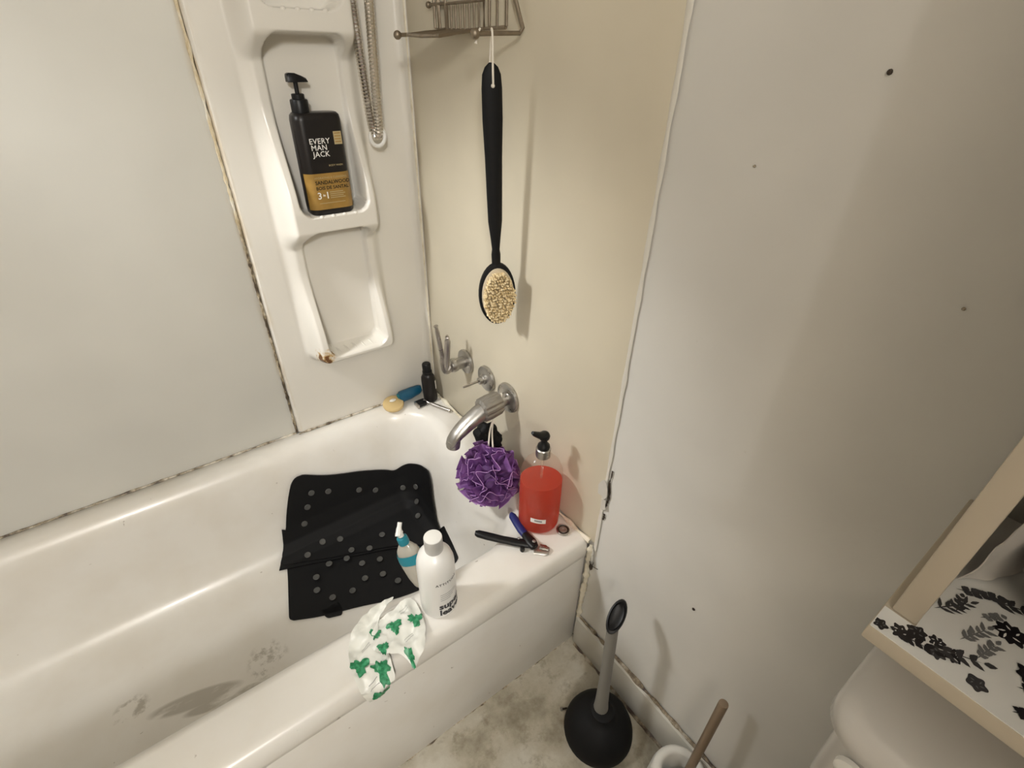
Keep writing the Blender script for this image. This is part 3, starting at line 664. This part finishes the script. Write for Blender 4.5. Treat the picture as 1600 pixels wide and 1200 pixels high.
# ------------------------------------------------------------------ small clear bottle with teal neck
A0 = Vector((-.362, -.650, RIM+.004)); A1 = Vector((-.384, -.603, .548)); ta = (A1-A0).normalized()
tb = thing('teal_neck_bottle', tuple(A0), 'small clear oval bottle with teal neck leaning behind white shampoo', 'bottle')
def tl(prof, n=26, sx=1, sy=.62): return lathe(A0, ta, prof, n, True, True, sx, sy, sd2)
mk('body', tl([(.014, 0), (.019, .006), (.024, .03), (.0265, .06), (.026, .08), (.022, .098), (.014, .110), (.010, .114)]), M_clear2, tb)
mk('teal_label', lathe(A0, ta, [(.0266, .068), (.0268, .073), (.0262, .082), (.0252, .090)], 26, False, False, 1.01, .64, sd2), M_teal, tb)
mk('teal_collar', tl([(.0105, .113), (.011, .115), (.0105, .128), (.0075, .131)], sy=1), M_teal, tb)
mk('white_nozzle', join(tl([(.006, .130), (.0055, .136), (.007, .139), (.0065, .143)], sy=1), tube(spline([A0+ta*.138+Vector((-.006, -.005, 0)), A0+ta*.144, A0+ta*.152+Vector((.009, .006, .004))], 4), [.006]*3+[.0055]*3+[.0045]*3, 8)), M_white, tb)

# ------------------------------------------------------------------ white wrapper with green print draped on the rim
wp = thing('printed_wrapper', (-.47, -.72, RIM), 'crumpled white wrapper with green leaf print draped over tub rim', 'wrapper')
# path across the rim: v = 0 at the inner edge, grows outwards, drops over the outer lip
def rimpt(u, v, lift):
    if v < 0: y = TY0+min(-v*.45, .05); z = RIM+v*.0+(-v)*.35
    elif v < .088: y = TY0-v; z = RIM
    else:
        d = v-.088; y = -.756-.010*min(1, d/.012); z = RIM-.001-max(0, d-.006)
    if v < .084: return Vector((u, y, z+lift))
    k = min(1, (v-.084)/.012); return Vector((u, y-lift*k, z+lift*(1-k)))
def crump(u, v, seed): return .004+.008*(.5+noise.fractal(Vector((u*34, v*34, seed)), .8, 2, 4))+.003*math.sin(u*70+v*95+seed)
def sheet(outl, seed, lift0, th=.0008):
    v, f = poly2d(closed_spline(outl, 5), .0045); return solid(([rimpt(q.x, q.y, lift0+max(.0005, crump(q.x, q.y, seed))) for q in v], f), th)
S1 = [(-.428, -.046), (-.462, -.042), (-.496, -.028), (-.520, -.004), (-.536, .020), (-.545, .050), (-.548, .080), (-.546, .108), (-.538, .132), (-.524, .142), (-.508, .134), (-.495, .110), (-.483, .085), (-.480, .055), (-.480, .028), (-.470, .004), (-.448, -.022)]
S2 = [(-.492, .016), (-.470, .004), (-.440, .002), (-.410, -.002), (-.396, .010), (-.398, .038), (-.404, .066), (-.416, .086), (-.436, .094), (-.452, .098), (-.464, .086), (-.485, .074), (-.500, .058), (-.503, .036)]
f1 = mk('wrapper_sheet', sheet(S1, 1.3, .001), M_paper, wp, sharp=60)
f2 = mk('wrapper_sheet', sheet(S2, 4.7, .007), M_paper, wp, sharp=60)
def leafprint(par, u, v, s, seed, lift0, cs):
    rnd = random.Random(cs); out = []; n = 3
    for i in range(30):
        a = 2*PI*i/30; r = s*(.45+.55*abs(math.cos(1.5*a+.4))**.8)*(1+.25*rnd.uniform(-1, 1)); out.append((u+r*math.cos(a), v+r*1.15*math.sin(a)))
    vv, f = poly2d(out, s*.35); mk('leaf_print', ([rimpt(q.x, q.y, lift0+.0016+max(.0005, crump(q.x, q.y, seed))) for q in vv], f), M_green, par)
for i, (u, v, s) in enumerate(((-.532, .066, .015), (-.503, .086, .015), (-.518, .118, .016))): leafprint(f1, u, v, s, 1.3, .001, i)
for i, (u, v, s) in enumerate(((-.486, .028, .011), (-.452, .036, .014), (-.414, .046, .014), (-.487, .064, .011), (-.452, .090, .007))): leafprint(f2, u, v, s, 4.7, .007, 10+i)
for par, u, v, seed, lf in ((f1, -.512, .040, 1.3, .001), (f1, -.524, .094, 1.3, .001), (f2, -.440, .068, 4.7, .007), (f2, -.425, .016, 4.7, .007)):
    for k in range(2):
        mk('small_print', grid(lambda s, q, k=k: rimpt(u-.008+.018*s, v+.005*k-.004*s+.0007*q, lf+.0014+max(.0005, crump(u-.008+.018*s, v+.005*k-.004*s, seed))), 6, 1), M_inkg, par)

# ------------------------------------------------------------------ black bath mat in the basin
mt = thing('black_bath_mat', (-.38, -.25, .09), 'folded black rubber bath mat with grey suction cups in tub', 'bath mat')
def tubn(x, y):
    e = .014; gx = (tub_z(x+e, y)-tub_z(x-e, y))/(2*e); gy = (tub_z(x, y+e)-tub_z(x, y-e))/(2*e); return Vector((-gx, -gy, 1)).normalized()
def matpt(x, y, h): return Vector((x, y, tub_z(x, y)))+tubn(x, y)*h
def along(P, s):
    P = spline([(*p, 0) for p in P], 6); P = [Vector((p.x, p.y)) for p in P]; L_ = [(b-a).length for a, b in zip(P, P[1:])]; k = s*sum(L_)
    for i, l_ in enumerate(L_):
        if k <= l_ or i == len(L_)-1: return P[i].lerp(P[i+1], min(max(k/l_, 0), 1))
        k -= l_
def flap(rows, h, rtop, rbot, th):
    def fn(s, q):
        d = 1.0
        for r, e in ((rtop, 1-q), (rbot, q)):
            if r and e < r: d = min(d, 1-.75*r*(1-math.sqrt(max(0, 1-((r-e)/r)**2))))
        s2 = .5+(s-.5)*d
        if len(rows) == 3:
            a, b, c = (along(r_, s2) for r_ in rows); p = a*(1-q)*(1-2*q)+b*4*q*(1-q)+c*q*(2*q-1)
        else: p = along(rows[0], s2).lerp(along(rows[1], s2), q)
        return matpt(p.x, p.y, h)
    return solid(grid(fn, 56, 48), th)
UPB = [(-.584, -.167), (-.490, -.205), (-.388, -.247), (-.285, -.290), (-.168, -.372)]
UPM = [(-.545, -.117), (-.452, -.130), (-.346, -.148), (-.240, -.185), (-.185, -.225), (-.146, -.285)]
UPT = [(-.476, -.0855), (-.392, -.093), (-.287, -.099), (-.215, -.105), (-.172, -.113), (-.143, -.133), (-.124, -.165), (-.117, -.210)]
mk('lower_fold', flap([[(-.612, -.336), (-.541, -.370), (-.451, -.402), (-.359, -.437), (-.27, -.452), (-.165, -.440)], [(-.566, -.160), (-.46, -.185), (-.36, -.22), (-.26, -.26), (-.150, -.330)]], .004, 0, .06, .004), M_black, mt, sharp=50)
mk('middle_fold', flap([[(-.592, -.178), (-.49, -.213), (-.388, -.254), (-.285, -.297), (-.175, -.384)], [(-.550, -.113), (-.45, -.135), (-.34, -.16), (-.24, -.20), (-.165, -.30)]], .0085, 0, 0, .003), M_black, mt, sharp=50)
mk('upper_fold', flap([UPB, UPM, UPT], .012, .12, 0, .004), M_black, mt, sharp=50)
mk('mat_tab', flap([[(-.535, -.384), (-.490, -.400)], [(-.535, -.35), (-.49, -.36)]], .004, 0, .6, .004), M_black, mt, sharp=50)
D1 = [(-0.449,-0.098),(-0.405,-0.101),(-0.321,-0.108),(-0.274,-0.113),(-0.185,-0.127),(-0.145,-0.161),(-0.47,-0.105),(-0.491,-0.115),(-0.16,-0.191),(-0.184,-0.235),(-0.463,-0.159),(-0.417,-0.175),(-0.512,-0.176),(-0.403,-0.23),(-0.358,-0.254),(-0.308,-0.229)]
D2 = [(-0.425,-0.25),(-0.472,-0.239),(-0.394,-0.284),(-0.347,-0.3),(-0.515,-0.261),(-0.526,-0.295),(-0.499,-0.34),(-0.448,-0.351),(-0.406,-0.334),(-0.36,-0.35),(-0.335,-0.394)]
for lst, h in ((D1, .0155), (D2, .0075)):
    for x, y in lst:
        if h < .01 and y > -.27: hh = .0155
        else: hh = h
        mk('suction_cup', lathe(matpt(x, y, hh), tubn(x, y), [(.0085, 0), (.009, .0012), (.0075, .0026), (.004, .0022)], 12), M_dot, mt)

# ------------------------------------------------------------------ little things in the back corner of the rim
sd_ = thing('round_soap_bar', (-.149, -.045, RIM), 'round tan soap bar on the tub ledge under the recesses', 'soap')
tiltn = Vector((-.05, -.25, 1)).normalized()
mk('soap_disc', lathe((-.150, -.0475, RIM+.006), tiltn, [(.026, 0), (.031, .004), (.032, .009), (.029, .014), (.02, .016)], 26), M_soapbar, sd_)
mk('soap_sliver', ball((-.149, -.045, RIM+.024), .009, 8, (1.2, .7, .45)), M_white, sd_)
bt = thing('blue_tube', (-.08, -.04, RIM), 'dark blue plastic tube lying on tub ledge beside black bottle', 'tube')
mk('tube_body', loft([[Vector((x, -.040+yy*wy, z+zz*wz)) for yy, zz in [(math.cos(a), math.sin(a)) for a in [2*PI*i/16 for i in range(16)]]] for x, z, wy, wz in ((-.128, RIM+.020, .010, .013), (-.122, RIM+.022, .0165, .019), (-.09, RIM+.024, .017, .018), (-.06, RIM+.027, .014, .015), (-.052, RIM+.028, .009, .011))]), M_blue, bt)
mk('tube_crimp', rbox((-.131, -.047, RIM+.004), (-.124, -.033, RIM+.034), .002), M_teal, bt)
k0 = Vector((-.038, -.079, RIM+.001))
kb = thing('black_flip_bottle', tuple(k0), 'small black bottle standing in the tub corner by razor', 'bottle')
kax = (-.02, .06, 1)
mk('body', lathe(k0, kax, [(.017, 0), (.0205, .003), (.0215, .01), (.0215, .075), (.0205, .086), (.016, .094), (.013, .097)], 26, side=(.8,-.6,0), sy=.85), M_dark, kb)
mk('neck', lathe(k0+Vector(kax).normalized()*.096, kax, [(.0145, 0), (.0145, .010), (.012, .011)], 20), M_blackp, kb)
mk('flip_cap', lathe(k0+Vector(kax).normalized()*.107, kax, [(.0125, 0), (.013, .003), (.013, .022), (.011, .025), (.007, .0255)], 20), M_blackp, kb)
ka = math.atan2(-.6, .8)
mk('white_mark', grid(lambda s, q: k0+Vector(kax)*(.045+.03*q)+Vector((math.cos(ka-.35+.35*s)*.0222, math.sin(ka-.35+.35*s)*.0222, 0)), 4, 1), M_inkw, kb)
rz = thing('safety_razor', (-.06, -.10, RIM), 'dark razor with metal handle lying in the tub corner', 'razor')
zr = RIM+.006
mk('razor_handle', tube(spline([(-.066, -.086, zr+.008), (-.052, -.11, zr+.004), (-.034, -.148, zr+.003), (-.022, -.172, zr+.003)], 6), [.004]*6+[.0058]*12+[.0055], 12), M_steel, rz)
rh = mk('razor_head', rbox((-.090, -.100, zr-.003), (-.062, -.076, zr+.011), .003), M_blackp, rz)
mk('razor_blade', rbox((-.094, -.102, zr-.004), (-.088, -.074, zr+.009), .001), M_steel, rh)

# ------------------------------------------------------------------ plunger
pb = Vector((-.108, -.960, 0)); pt_ = Vector((-.101, -.932, .395)); pa = (pt_-pb).normalized()
pg = thing('toilet_plunger', tuple(pb), 'black rubber toilet plunger with grey handle on floor by tub', 'plunger')
mk('rubber_cup', lathe(pb, (0,0,1), [(.072, .0), (.078, .004), (.079, .012), (.077, .028), (.070, .048), (.056, .068), (.038, .082), (.028, .090), (.025, .098), (.021, .100)], 40), M_black, pg)
mk('grey_handle', tube([pb+pa*.085, pb+pa*.125, pb+pa*.20, pb+pa*.385], [.0175, .0145, .0125, .0115], 18), M_greyh, pg)
gn = (CAM-pt_).normalized(); gup = u2*.90+r2*.40; gup = (gup-gup.dot(gn)*gn).normalized(); gs = gup.cross(gn).normalized()
gc = pb+pa*.398+gup*.014
def go(k, h, A=.0165, B=.035): return [gc+gn*h+gs*A*k*math.cos(q)+gup*B*k*math.sin(q) for q in [2*PI*i/24 for i in range(24)]]
mk('hanging_grip', loft([go(.6, -.010), go(.92, -.006), go(1, 0), go(.95, .005), go(.82, .006), go(.70, .002), go(.4, .000)]), M_blackp, pg)
sc = thing('tiny_metal_screw', (-.146, -.880, 0), 'tiny shiny metal screw lying on floor beside the plunger cup', 'screw')
mk('screw_head', lathe((-.148, -.879, .0045), (-1, .4, .2), [(.0045, 0), (.0045, .0025), (.002, .0035)], 12), M_chrome, sc)
mk('screw_shaft', lathe((-.148, -.879, .0045), (1, -.4, -.1), [(.0022, 0), (.0020, .012), (.0006, .014)], 8), M_bug, sc)

# ------------------------------------------------------------------ toilet brush in holder
hc = Vector((-.078, -1.142, 0))
hd_ = thing('toilet_brush_holder', tuple(hc), 'white round toilet brush holder on the floor by baseboard', 'brush holder')
mk('holder_body', lathe(hc, (0,0,1), [(.055, 0), (.058, .004), (.059, .05), (.057, .11), (.054, .128), (.048, .134), (.040, .134), (.036, .130), (.035, .06), (.02, .02)], 36), M_white, hd_, sharp=50)
tbz = thing('toilet_brush', (hc.x, hc.y, .03), 'worn brown toilet brush handle leaning out of white holder', 'toilet brush')
b0 = Vector((-.072, -1.150, .06)); b1 = Vector((-.048, -1.143, .393)); ba = (b1-b0).normalized()
mk('handle', lathe(b0, ba, [(.0085, 0), (.0085, (b1-b0).length-.004), (.0080, (b1-b0).length-.001), (.005, (b1-b0).length)], 18), M_brown, tbz)
mk('brush_head', lump((-.076, -1.148, .062), .026, (1, 1, 1.2), .15, 6, 2, 12), M_blackp, tbz)

# ------------------------------------------------------------------ wall shelf above the toilet
SZ = .948; SY = -1.237; SYR = -1.84; SXF = -.234
cb = thing('shelf_unit', (-.12, -1.54, SZ-.02), 'cream wooden shelf unit lined with floral paper above the toilet', 'shelf')
mk('bottom_board', rbox((SXF, SYR, SZ-.0165), (-.001, SY, SZ-.0006), .0015), M_shelf, cb)
mk('side_panel', rbox((-.205, SY-.0225, SZ), (-.001, SY-.005, 1.78), .0015), M_shelf, cb)
mk('side_panel', rbox((-.205, SYR+.005, SZ), (-.001, SYR+.0225, 1.78), .0015), M_shelf, cb)
mk('top_board', rbox((SXF, SYR, 1.78), (-.001, SY, 1.796), .0015), M_shelf, cb)
mk('middle_board', rbox((-.20, SYR+.0225, 1.40), (-.001, SY-.0225, 1.414), .0015), M_shelf, cb)
fp = mk('paper_lining', join(box((SXF+.0008, SYR+.003, SZ-.0008), (-.206, SY-.0008, SZ)), box((-.206, SYR+.024, SZ-.0008), (-.002, SY-.0228, SZ))), M_shelfpaper, cb, False)
M_flowers = [mat('black_print', (.012, .010, .012), .4), mat('charcoal_print', (.045, .043, .045), .4), mat('grey_print', (.16, .16, .16), .4)]
NPR = [0]
def petal(x, y, ang, ln, wd, m):
    # leaf outline in plan, clipped to the board
    o = []
    for i in range(9): q = i/8; o.append((q*ln, wd*math.sin(PI*q**.8)*(1+.12*math.sin(q*19))))
    for i in range(7, 0, -1): q = i/8; o.append((q*ln, -wd*math.sin(PI*q**.8)*(1+.12*math.sin(q*17+1))))
    c, s = math.cos(ang), math.sin(ang); V = []
    NPR[0] += 1; h = SZ+.00015+.000004*NPR[0]
    for a, b in o: V.append(Vector((min(max(x+a*c-b*s, SXF+.0015), -.004), min(y+a*s+b*c, SY-.0015), h)))
    for i, p in enumerate(V):
        if p.x > -.206 and p.y > SY-.0235: V[i].y = SY-.0235
    return V, [tuple(range(len(V)))]
def flower(x, y, r, mi, seed, n=7):
    rnd = random.Random(seed); a0 = rnd.uniform(0, 6); o = []
    NPR[0] += 1; h = SZ+.00015+.000004*NPR[0]
    for i in range(36):
        a = 2*PI*i/36; q = r*(.80+.13*math.cos(n*a+a0)+.16*noise.noise(Vector((math.cos(a)*1.4, math.sin(a)*1.4, seed*3.3))))
        px_, py_ = x+q*math.cos(a), min(y+q*math.sin(a)*.9, SY-.0015)
        if px_ > -.206: py_ = min(py_, SY-.0235)
        o.append(Vector((max(px_, SXF+.0015), py_, h)))
    mk('printed_flower', (o, [tuple(range(36))]), M_flowers[mi], fp, False)
    cv = []
    for k in range(5):
        a = a0+2*PI*k/5+rnd.uniform(-.3, .3); cv.append(petal(x+r*.25*math.cos(a), y+r*.25*math.sin(a), a+rnd.uniform(.6, 1.2), r*rnd.uniform(.3, .5), r*.055, M))
    mk('printed_flower', join(*cv), M_flowers[2] if seed % 2 else M_shelfpaper, fp, False)
def sprig(x, y, ang, ln, n, mi, seed, lw=.0022):
    rnd = random.Random(seed); parts = [petal(x, y, ang, ln, .0006, M)]; c, s = math.cos(ang), math.sin(ang)
    for k in range(n):
        q = (k+1)/(n+1)*ln
        for sg in (-1, 1): parts.append(petal(x+c*q, y+s*q, ang+sg*rnd.uniform(.5, .9), ln*rnd.uniform(.22, .34), lw, M))
    parts.append(petal(x+c*ln, y+s*ln, ang, ln*.25, lw, M)); mk('printed_sprig', join(*parts), M_flowers[mi], fp, False)
flower(-.2262, -1.2425, .0065, 0, 1, 5); flower(-.2205, -1.2545, .0085, 0, 2); flower(-.2100, -1.2620, .0085, 0, 3); flower(-.2065, -1.2745, .0070, 0, 4)
flower(-.2165, -1.2775, .0075, 1, 5, 6); flower(-.2085, -1.2860, .0080, 0, 6, 8); flower(-.2185, -1.3030, .0080, 1, 7, 5); flower(-.1510, -1.3060, .0130, 0, 8, 9)
sprig(-.2250, -1.2470, -1.3, .030, 4, 0, 1); sprig(-.214, -1.272, -1.05, .034, 3, 1, 2); sprig(-.190, -1.284, -.35, .030, 5, 2, 3, .0016); sprig(-.197, -1.297, -.2, .026, 5, 2, 4, .0016)
sprig(-.176, -1.262, -.5, .034, 5, 1, 5, .0014); sprig(-.165, -1.274, .1, .020, 3, 1, 6, .0018); sprig(-.140, -1.266, -.9, .030, 4, 1, 7, .003); sprig(-.130, -1.283, -1.1, .040, 4, 1, 8, .0024)
sprig(-.198, -1.3205, -1.0, .022, 4, 0, 9, .0035); sprig(-.2215, -1.3235, -.8, .02, 4, 0, 10, .0035); flower(-.180, -1.326, .012, 0, 11, 8); sprig(-.155, -1.287, -.6, .018, 3, 2, 12); flower(-.12, -1.318, .011, 0, 13, 8)
sprig(-.215, -1.36, -1.2, .03, 4, 0, 14, .003); flower(-.17, -1.37, .012, 0, 15, 8); sprig(-.11, -1.40, -1.0, .03, 4, 1, 16); flower(-.2, -1.42, .012, 0, 17)

# things kept on the shelf
def sackf(s, q):
    x = -.128+.085*s+.010*q; y = SY-.026-.030*s*(1-.5*q)-.012*math.sin(3*s+2*q); z = SZ+.002+.16*q
    n_ = .006*noise.noise(Vector((x*40, y*40, z*30))); return Vector((x+n_, y-abs(n_)-.010*q*s, z))
tag(mk('white_plastic_bag', solid(grid(sackf, 18, 22), .001), M_bag, sharp=70), 'rumpled white plastic bag against the shelf side panel', 'bag')
tag(mk('black_pouch', lump((-.100, -1.336, SZ+.071), .062, (.80, .86, 1.15), .16, 1.3, 8, 22), M_black), 'soft black pouch sitting on the floral shelf paper', 'pouch')

# ------------------------------------------------------------------ toilet
to = thing('toilet', (-.3, -1.51, 0), 'white porcelain toilet with tank below the cream shelf unit', 'toilet')
mk('tank', loft([rrect(-.185+d, -.012, -1.755+d, -1.262-d, .035, z) for d, z in ((.03, .40), (.022, .43), (.006, .62), (.0, .755))]), M_porcelain, to, sharp=50)
mk('tank_lid', loft([rrect(-.205+d, -.006-d*.2, -1.770+d, -1.2485-d, r, z) for d, r, z in ((.006, .035, .752), (.0, .04, .758), (.0, .04, .778), (.004, .038, .788), (.014, .034, .793), (.03, .03, .795))]), M_porcelain, to, sharp=60)
fl_ = mk('flush_lever', join(lathe((-.186, -1.292, .712), (-1, 0, 0), [(.014, 0), (.014, .006), (.009, .009)], 18), tube(spline([(-.195, -1.292, .712), (-.204, -1.292, .711), (-.206, -1.31, .708), (-.206, -1.36, .702)], 5), [.006]*16, 10)), M_white, to)
def ov2(x0, x1, hw, z, n=30): return [Vector(((x0+x1)/2+(x1-x0)/2*math.cos(a), -1.51+hw*math.sin(a), z)) for a in [2*PI*i/n for i in range(n)]]
mk('bowl', loft([ov2(-.60, -.16, .10, 0), ov2(-.59, -.16, .105, .10), ov2(-.66, -.14, .15, .28), ov2(-.70, -.13, .185, .385), ov2(-.70, -.13, .185, .40), ov2(-.66, -.2, .14, .40), ov2(-.6, -.25, .1, .30), ov2(-.5, -.35, .04, .22)]), M_porcelain, to, sharp=60)
mk('seat', loft([ov2(-.705, -.20, .19, .402), ov2(-.71, -.20, .192, .41), ov2(-.705, -.20, .19, .425), ov2(-.6, -.3, .1, .430)]), M_white, to, sharp=60)

# ------------------------------------------------------------------ speck on the wall by the tub corner
bg = thing('dark_wall_speck', (-.004, -.778, .32), 'tiny dark brown winged speck stuck on wall at tub corner', 'debris')
mk('speck_body', lump((-.006, -.780, .326), .0085, (.45, .62, 1.1), .2, 2, 1, 8), M_bug, bg)
for q in (((-.777, .334), (-.770, .343)), ((-.783, .335), (-.784, .345)), ((-.785, .333), (-.799, .337))):
    mk('strand', tube([(-.006, *q[0]), (-.004, *q[1])], .0008, 5), M_bug, bg)
